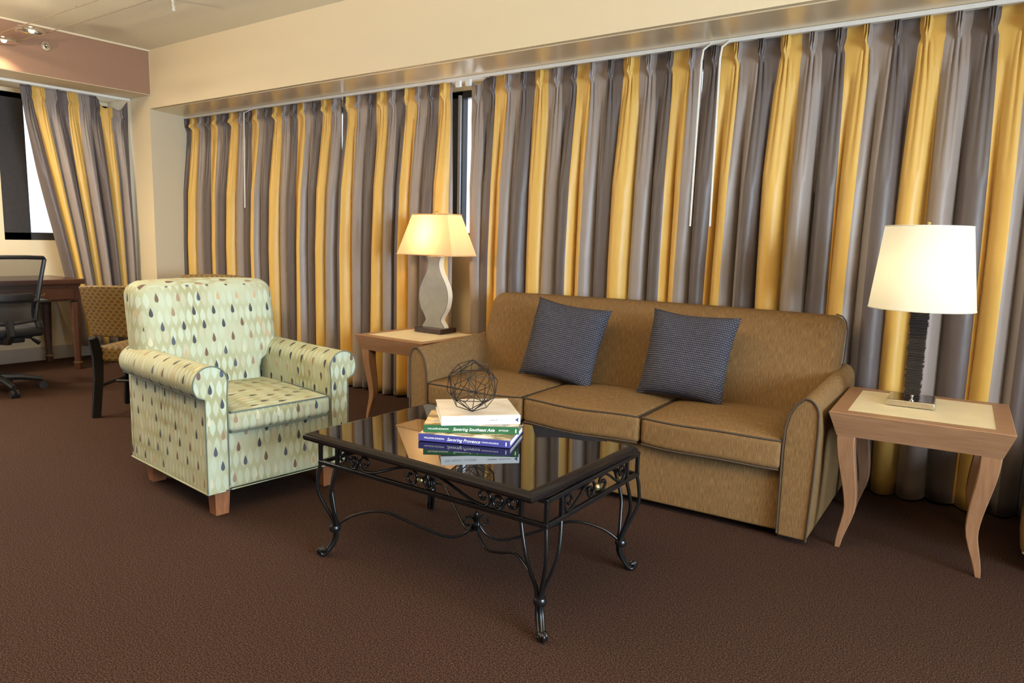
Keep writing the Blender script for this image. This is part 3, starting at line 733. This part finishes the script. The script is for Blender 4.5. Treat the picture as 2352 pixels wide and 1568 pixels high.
RX, RY, RZ_ = -.398, 3.475, .5775
lamp = thing('table_lamp', 'lit lamp with ivory drum shade and stacked black column, on the right end table', 'lamp', (RX, RY, RZ_), .0731)
hw, hd = .088, .098
MB().box(-hw, -hd, 0, hw, hd, .024).build('base', M_nickel, lamp, bevel=.0015)
pl = MB().box(-hw+.006, -hd+.006, .02, hw-.006, hd-.006, .0248).build('base_plate', M_mirrorbrown, lamp); pl['label'] = 'dark mirrored top of the base'
colm = MB(); z = .0248; rr_ = random.Random(3)
while z < .405:
    hgt = rr_.uniform(.0045, .0085); q = (z-.025)/.38; w = .029+.005*q+rr_.uniform(-.0022, .0022); w2 = .024+.004*q+rr_.uniform(-.002, .002); ox = rr_.uniform(-.0018, .0018)
    colm.rbox(-w+ox, -w2, z, w+ox, w2, z+hgt, .0014, 1, None, 1); z += hgt
colm.build('column', plain('glossy_black_slate', (.014, .012, .013), .18, 0, .7, nscale=60), lamp, 30)
MB().lathe([(.0095, 0), (.0095, .004), (.004, .006), (.0035, .016), (.006, .018), (.006, .024), (.0001, .027)], 12, (.004, -hd+.024, .0248)).build('switch_knob', M_steel, lamp)
sh = MB().lathe([(.200, .405), (.1985, .42), (.163, .738), (.162, .745)], 48).build('lamp_shade', M_shadeR, lamp, 60)
MB().tube([(.2*math.cos(a*PI/24), .2*math.sin(a*PI/24), .405) for a in range(48)], .0026, 6, closed=True).build('trim_band', M_shadeR, sh)
MB().tube([(.1622*math.cos(a*PI/24), .1622*math.sin(a*PI/24), .745) for a in range(48)], .0026, 6, closed=True).build('trim_band', M_white, sh)
MB().tube([(0, 0, .40), (0, 0, .46)], .011, 8).build('socket', M_brass, lamp)
hp = []
for i in range(21):
    a = PI*i/20; hp.append((.052*math.cos(a)*(1 if True else 0), 0, .46+.275*math.sin(a)**.7))
MB().tube(hp, .0022, 6).build('harp', M_brass, lamp)
sp = MB().tube([(0, 0, .735), (0, 0, .757)], .004, 8).sphere((0, 0, .760), .008, 8)
for k in range(3): a = k*2*PI/3+PI/2+.2; sp.tube([(0, 0, .742), (.160*math.cos(a), .160*math.sin(a), .742)], .0018, 5)
sp.build('spider_finial', M_brass, lamp)
MB().sphere((0, 0, .545), .030, 10, 1.25).build('bulb', M_bulb, lamp)
point('right_lamp_light', (RX, RY, RZ_+.55), 27, (1, .84, .52), .03)

# ------------------------------------------------------------------ patterned armchair  (local x = facing, y = away)
ac = thing('armchair', 'pale mint roll-arm armchair printed with dark teardrops, at the left end of the coffee table', 'armchair', (-2.775, 1.663, 0), math.radians(-5.4))
MB().rbox(-.72, .095, .12, -.012, .62, .372, .012, 3).build('seat_base', M_drop, ac)
def chair_arm(fl):
    out = [(0, .12), (0, .535)]
    cy, cz, r = .026, .598, .076
    out += [(cy+r*math.cos(math.radians(a)), cz+r*math.sin(math.radians(a))) for a in range(222, -9, -12)]
    out += [(.098, .54), (.098, .12)]
    fn = (lambda v: v) if not fl else (lambda v: Vector((v.x, .72-v.y, v.z)))
    def f2(v):
        q = fn(v.copy()); q.z += .02*max(0, -q.x-.3)*(1 if q.z > .5 else 0); return q
    xs = [0, -.2, -.4, -.6, -.765]; n = len(out); b = MB(); vs = [f2(Vector((x, p[0], p[1]))) for x in xs for p in out]
    fs = []; uvs = []
    per = [0]
    for i in range(n): a_, b_ = out[i], out[(i+1) % n]; per.append(per[-1]+math.hypot(a_[0]-b_[0], a_[1]-b_[1]))
    for j in range(len(xs)-1):
        for i in range(n):
            fs.append((j*n+i, j*n+(i+1) % n, (j+1)*n+(i+1) % n, (j+1)*n+i)); uvs.append([(-xs[j], .12+per[i]), (-xs[j], .12+per[i+1]), (-xs[j+1], .12+per[i+1]), (-xs[j+1], .12+per[i])])
    b.add(vs, fs, uvs)
    for k, xx in ((0, 0), (len(xs)-1, xs[-1])):
        b.add([f2(Vector((xx, p[0], p[1]))) for p in out], [tuple(range(n))], [[(p[0]+.31, p[1]) for p in out]])
    o = b.build('armrest', M_drop, ac, 40, bevel=.006, seg=3)
    MB().tube([f2(Vector((.002, p[0], p[1]))) for p in out[:-1]]+[f2(Vector((.002, .098, .14)))], .0026, 6).build('piping', M_mintpipe, o)
    # seam line under the roll
    MB().tube([f2(Vector((x, -.031 if True else 0, .546)))-Vector((0, 0, 0)) for x in (0, -.2, -.4, -.6, -.76)], .0022, 6).build('piping', M_mintpipe, o)
chair_arm(False); chair_arm(True)
def bdef(p):
    q = p.copy(); v = (q.y-.345)/.37
    if q.x > -.70: q.x += .030*(1-v**4)*math.sin(PI*max(0, min(1, (q.z-.38)/.62)))
    q.z += .014*(1-v*v)*(1 if q.z > .8 else 0)*1.0
    q.x -= .14*max(0, q.z-.45)
    if q.z < .64:
        k = sst(.64, .55, q.z); q.y = .345+(q.y-.345)*(1-.30*k)
    return q
MB().rbox(-.755, -.012, .16, -.565, .712, .985, .070, 16, bdef, 6).build('backrest', M_drop, ac, 60)
MB().rbox(-.79, .0, .12, -.74, .72, .56, .012, 3).build('rear_panel', M_drop, ac)
def cdef(p):
    q = p.copy(); u = (q.x+.29)/.31; v = (q.y-.357)/.262; w = max(0, 1-u*u)*max(0, 1-v*v)
    if q.z > .42: q.z += .026*w
    q.x += .014*max(0, u)*(1-v*v)
    if q.z > .42: q.z += .010*sst(.7, -1, u)
    return q
cs = MB().rbox(-.60, .101, .374, .012, .614, .468, .026, 12, cdef, 4).build('seat_cushion', M_drop, ac, 60)
for zz in (.462, .380):
    pts = [cdef(Vector((-.4+.39*k/8, .104, zz))) for k in range(8)]+[cdef(Vector((.004, .112+.49*k/16, zz))) for k in range(17)]+[cdef(Vector((-.01-.39*k/8, .611, zz))) for k in range(1, 9)]
    MB().tube([p+Vector((.004, 0, .003 if zz > .4 else -.002)) for p in smoothpath(pts, 2)], .0036, 6).build('piping', M_mintpipe, cs)
MB().tube([(0.0, .0, .122), (0.0, .72, .122), (-.79, .72, .122), (-.79, 0, .122)], .0042, 6, closed=True).build('hem_piping', M_drop, ac)
for x, y in ((-.075, .085), (-.075, .635), (-.71, .085), (-.71, .635)):
    b = MB(); w0, w1 = .036, .030
    b.add([(x-w1, y-w1, 0), (x+w1, y-w1, 0), (x+w1, y+w1, 0), (x-w1, y+w1, 0), (x-w0, y-w0, .125), (x+w0, y-w0, .125), (x+w0, y+w0, .125), (x-w0, y+w0, .125)],
          [(3, 2, 1, 0), (4, 5, 6, 7), (0, 1, 5, 4), (1, 2, 6, 5), (2, 3, 7, 6), (3, 0, 4, 7)])
    b.build('leg', M_redwood, ac, 30, bevel=.002)

# ------------------------------------------------------------------ dining chairs and round table behind the armchair
def dining_chair(label, loc, rz):
    """local: x to the right, y facing direction; origin = back left foot"""
    t = thing('dining_chair', label, 'chair', loc, rz, 'gold honeycomb-upholstered dining chairs')
    w = .47
    b = MB(); K = 10; N = 14
    def P(i, j, off):
        u = i/N; v = j/K; x = -.028+(w+.056)*u; bow = .055*math.sin(PI*u)
        ww = 1-.10*(1-v); x = w/2+(x-w/2)*ww
        return (x, -.045-.07*v-bow+off, .545+.325*v+.012*math.sin(PI*u)*v)
    for off in (0, .045):
        vs = [P(i, j, off) for j in range(K+1) for i in range(N+1)]
        b.add(vs, [(j*(N+1)+i, j*(N+1)+i+1, (j+1)*(N+1)+i+1, (j+1)*(N+1)+i) for j in range(K) for i in range(N)])
    rim_ = [(i, 0) for i in range(N+1)]+[(N, j) for j in range(1, K+1)]+[(i, K) for i in range(N-1, -1, -1)]+[(0, j) for j in range(K-1, 0, -1)]
    vs = [P(i, j, 0) for i, j in rim_]+[P(i, j, .045) for i, j in rim_]; n = len(rim_)
    b.add(vs, [(k, (k+1) % n, n+(k+1) % n, n+k) for k in range(n)])
    b.build('backrest', M_honey, t, 50, bevel=.01, seg=3)
    def sd(p):
        q = p.copy(); u = (q.x-w/2)/(w/2); v = (q.y-.22)/.24
        if q.z > .42: q.z += .03*max(0, 1-u*u)*max(0, 1-v*v)
        return q
    MB().rbox(-.02, .0, .36, w+.02, .43, .465, .03, 8, sd, 3).build('seat', M_honey, t)
    for x in (0, w):
        MB().tube([(x, -.045, 0.0), (x, .0, .25), (x, .005, .40), (x, -.035, .53)], [.034, .036, .042, .036], 4).build('leg', M_ebony, t, 20)
        xo = -.035 if x == 0 else .035
        MB().tube([(x+xo, .38, 0.0), (x, .36, .38)], [.030, .038], 4).build('leg', M_ebony, t, 20)
        MB().tube([(x, -.01, .20), (x+xo*.5, .37, .20)], .010, 4).build('stretcher', M_ebony, t, 20)
    MB().tube([(0, .2, .20), (w, .2, .20)], .010, 4).build('stretcher', M_ebony, t, 20)
    return t
dining_chair('gold honeycomb dining chair just left of the patterned armchair, seen from behind', (-4.99, 2.24, 0), math.radians(33))
dining_chair('gold dining chair hidden behind the armchair, only the top of its back showing', (-5.35, 3.52, 0), math.radians(214))
tb = thing('dining_table', 'round glass-topped table with a dark rim, mostly hidden behind the armchair', 'table', (-5.17, 2.83, 0))
MB().lathe([(.0001, .722), (.40, .722), (.415, .727), (.415, .737), (.40, .742), (.0001, .742)], 48).build('glass_top', M_glass_top, tb, 40)
MB().lathe([(.0001, .0), (.24, 0), (.24, .02), (.06, .05), (.045, .1), (.045, .68), (.16, .722), (.0001, .7215)], 32).build('pedestal', M_ebony, tb, 50)

# ------------------------------------------------------------------ desk
dk = thing('writing_desk', 'dark mahogany writing desk against the left wall below the slanting curtain', 'desk', (-6.81, 2.95, 0))
# local: x negative toward the wall, y negative toward the camera side
MB().rbox(-.66, -1.75, .755, .03, .03, .80, .008, 2).build('desk_top', M_darkwood, dk)
MB().box(-.63, -1.70, .61, 0, 0, .755).build('apron', M_darkwood, dk, bevel=.003)
for y0, y1 in ((-.62, -.06), (-1.16, -.68), (-1.66, -1.22)):
    dr = MB().box(.0, y0, .625, .012, y1, .725).build('drawer', M_darkwood, dk, bevel=.004)
    ym = (y0+y1)/2
    MB().tube([(.012, ym-.045, .685), (.028, ym-.042, .672), (.030, ym, .664), (.028, ym+.042, .672), (.012, ym+.045, .685)], .004, 6).build('handle', M_brass, dr)
for x, y in ((-.03, -.04), (-.59, -.05), (-.03, -1.66), (-.59, -1.66)):
    lg = MB().tube([(x, y, 0), (x, y, .06), (x, y, .09), (x, y, .60)], [.030, .034, .028, .046], 8).build('leg', M_darkwood, dk, 20)
    MB().tube([(x, y, .058), (x, y, .070)], .037, 10).build('brass_ring', M_brass, lg)

# ------------------------------------------------------------------ office chair (local: x toward the desk = -X world)
oc_ = thing('office_chair', 'black mesh-back office chair on castors, cut off by the left edge', 'office chair', (-6.27, 2.08, 0), PI+.05)
mb = MB().tube([(0, 0, .10), (0, 0, .42)], .026, 12); mb.build('gas_column', M_black, oc_)
for k in range(5):
    a = k*2*PI/5+.62; d = Vector((math.cos(a), math.sin(a), 0))
    lg = MB().tube([d*.03+Vector((0, 0, .115)), d*.16+Vector((0, 0, .105)), d*.30+Vector((0, 0, .075))], [.030, .024, .018], 8).build('base_arm', M_black, oc_)
    e = d*.30; tn = Vector((-d.y, d.x, 0)); w = MB()
    for sg in (-1, 1): w.tube([e+tn*.008*sg+Vector((0, 0, .028)), e+tn*.026*sg+Vector((0, 0, .028))], .028, 14)
    w.build('castor', M_black, lg)
def sd(p):
    q = p.copy(); q.z += .02*(1 if q.z > .46 else 0)*(1-(q.x/.26)**2)*(1-(q.y/.27)**2); q.z += -.02*sst(.12, .26, q.x); return q
MB().rbox(-.24, -.26, .425, .25, .26, .495, .03, 6, sd, 3).build('seat', M_black, oc_)
MB().rbox(-.20, -.14, .385, .14, .14, .43, .015, 1).build('tilt_mechanism', M_black, oc_)
MB().tube([(-.02, -.14, .405), (-.02, -.25, .39), (-.02, -.27, .375), (-.02, -.31, .345)], [.006, .006, .012, .017], 8).build('tilt_lever', M_black, oc_)
# back: trapezoid frame wider at the top
def B(y, z): return Vector((-.26-.10*(z-.5)+.05*(y/.25)**2, y, z))
loop = [B(-.20, .55), B(-.215, .68), B(-.25, .86), B(-.282, 1.0), B(-.272, 1.012), B(-.14, 1.018), B(0, 1.02), B(.14, 1.018), B(.272, 1.012), B(.282, 1.0), B(.25, .86), B(.215, .68), B(.20, .55), B(0, .535)]
MB().tube(loop, .015, 8, closed=True).build('back_frame', M_black, oc_)
N = 12; vs = []; fs = []
for j in range(N+1):
    z = .55+.455*j/N; hw_ = .20+.08*(j/N)
    for i in range(N+1): vs.append(B(-hw_+2*hw_*i/N, z))
fs = [(j*(N+1)+i, j*(N+1)+i+1, (j+1)*(N+1)+i+1, (j+1)*(N+1)+i) for j in range(N) for i in range(N)]
MB().add(vs, fs).build('mesh_panel', M_mesh, oc_)
for sg in (-1, 1):
    MB().tube(smoothpath([B(sg*.20, .70), B(sg*.215, .58)+Vector((.03, 0, 0)), Vector((-.22, sg*.235, .47)), Vector((-.05, sg*.22, .42))], 5), .026, 8, flat=.6).build('back_bracket', M_black, oc_)
MB().rbox(-.345, -.17, .70, -.315, .17, .76, .012, 2, lambda p: Vector((p.x+.04*(p.y/.2)**2, p.y, p.z))).build('lumbar_support', M_black, oc_)
MB().tube([(-.10, 0, .40), (-.26, 0, .41), (-.31, 0, .46), (-.29, 0, .56)], [.03, .03, .028, .03], 6).build('back_bracket', M_black, oc_)
for sg in (-1, 1):
    am = MB().tube([(-.02, sg*.24, .41), (-.02, sg*.31, .43), (-.03, sg*.315, .55), (-.03, sg*.31, .66)], [.022, .022, .018, .018], 6).build('arm_support', M_black, oc_)
    MB().rbox(-.14, sg*.31-.04, .66, .12, sg*.31+.04, .69, .014, 2).build('arm_pad', M_black, am)

# ------------------------------------------------------------------ things on the ceiling and beam
def cable(label, y, z, x0, x1):
    pts = [(x0+(x1-x0)*i/20, y, z-.02*math.sin(PI*i/20)) for i in range(21)]
    tag(MB().tube(pts, .0035, 6).build('lighting_cable', M_cord), label, 'cable', 'low-voltage cables strung under the ceiling')
cable('slack lighting cable farther from the long curtains, passing the left spot', 2.33, 2.66, -6.735, -1.5)
cable('slack lighting cable nearer the long curtains', 2.51, 2.66, -6.735, -1.5)
def spot(label, x, z):
    t = thing('cable_spot', label, 'spotlight', (x, 2.42, z), 0, 'spotlights hung between the two cables')
    MB().lathe([(.022, .012), (.075, -.005), (.098, -.012), (.100, -.018), (.094, -.020), (.060, -.012), (.022, .004)], 32).build('reflector', M_steel, t, 50)
    MB().sphere((0, 0, -.004), .020, 8).build('bulb', M_spotlit, t)
    MB().tube([(0, -.09, .012), (0, 0, .022), (0, .09, .012)], .004, 6).build('bracket', M_steel, t)
spot('lit spotlight on the cables beside the beam corner', -6.12, 2.655)
spot('spotlight on the cables at the left picture edge, only its rim showing', -6.62, 2.655)
l_ = bpy.data.lights.new('cable_spot_light', 'SPOT'); l_.energy = 14; l_.color = (1, .8, .52); l_.spot_size = 2.0; l_.spot_blend = .6; l_.shadow_soft_size = .03
lo = bpy.data.objects.new('cable_spot_light', l_); COL.objects.link(lo); lo.location = (-6.12, 2.42, 2.62)
l2 = lo.copy(); COL.objects.link(l2); l2.location = (-6.62, 2.42, 2.62)
spk = thing('sprinkler_head', 'chrome sidewall sprinkler on the taupe beam face', 'sprinkler', (XB+.005, 2.757, 2.695)); spk.rotation_euler = (0, PI/2, 0)
MB().lathe([(.034, 0), (.040, .003), (.036, .010), (.020, .012), (.014, .012)], 24).build('escutcheon', M_steel, spk, 40)
MB().tube([(0, 0, .01), (0, 0, .045)], .008, 8).tube([(-.02, 0, .046), (.02, 0, .046)], .006, 6).tube([(0, -.016, .01), (0, -.012, .04), (0, .012, .04), (0, .016, .01)], .003, 6).build('nozzle', M_steel, spk)
tag(MB().tube([(-5.16, 2.95, 2.848), (-5.14, 2.95, 2.83), (-5.11, 2.93, 2.80), (-5.075, 2.915, 2.775), (-5.06, 2.905, 2.752)], [.008, .008, .008, .009, .010], 8).build('ceiling_hook', M_white),
    'small white curved hook hanging from the ceiling above the far curtain', 'hook')
tag(MB().sphere((-5.93, 2.66, 2.847), .010, 6, .4).build('ceiling_screw', M_cord), 'tiny dark screw head in the ceiling beside the lit spotlight', 'screw')

# upholstered seat just entering the frame at the right edge
st = thing('upholstered_stool', 'beige upholstered seat with piped edges, barely showing at the right picture edge', 'stool', (.045, 3.30, 0))
def sdf(p):
    q = p.copy(); q.x -= .018*math.sin(PI*max(0, min(1, (.40-q.z)/.40)))**2*(1 if q.x < .2 else -1); return q
MB().rbox(0, 0, .07, .62, .56, .42, .035, 4, sdf, 4).build('body', M_sofa, st)
MB().tube([(0.004, .02, .085), (.02, .002, .083), (.60, .002, .083), (.616, .02, .085), (.616, .54, .085), (.6, .556, .083), (.02, .556, .083), (.004, .54, .085)], .005, 6, closed=True).build('piping', M_inlay, st)
for x, y in ((.06, .06), (.56, .06), (.06, .50), (.56, .50)): MB().box(x-.02, y-.02, 0, x+.02, y+.02, .075).build('leg', M_ebony, st)
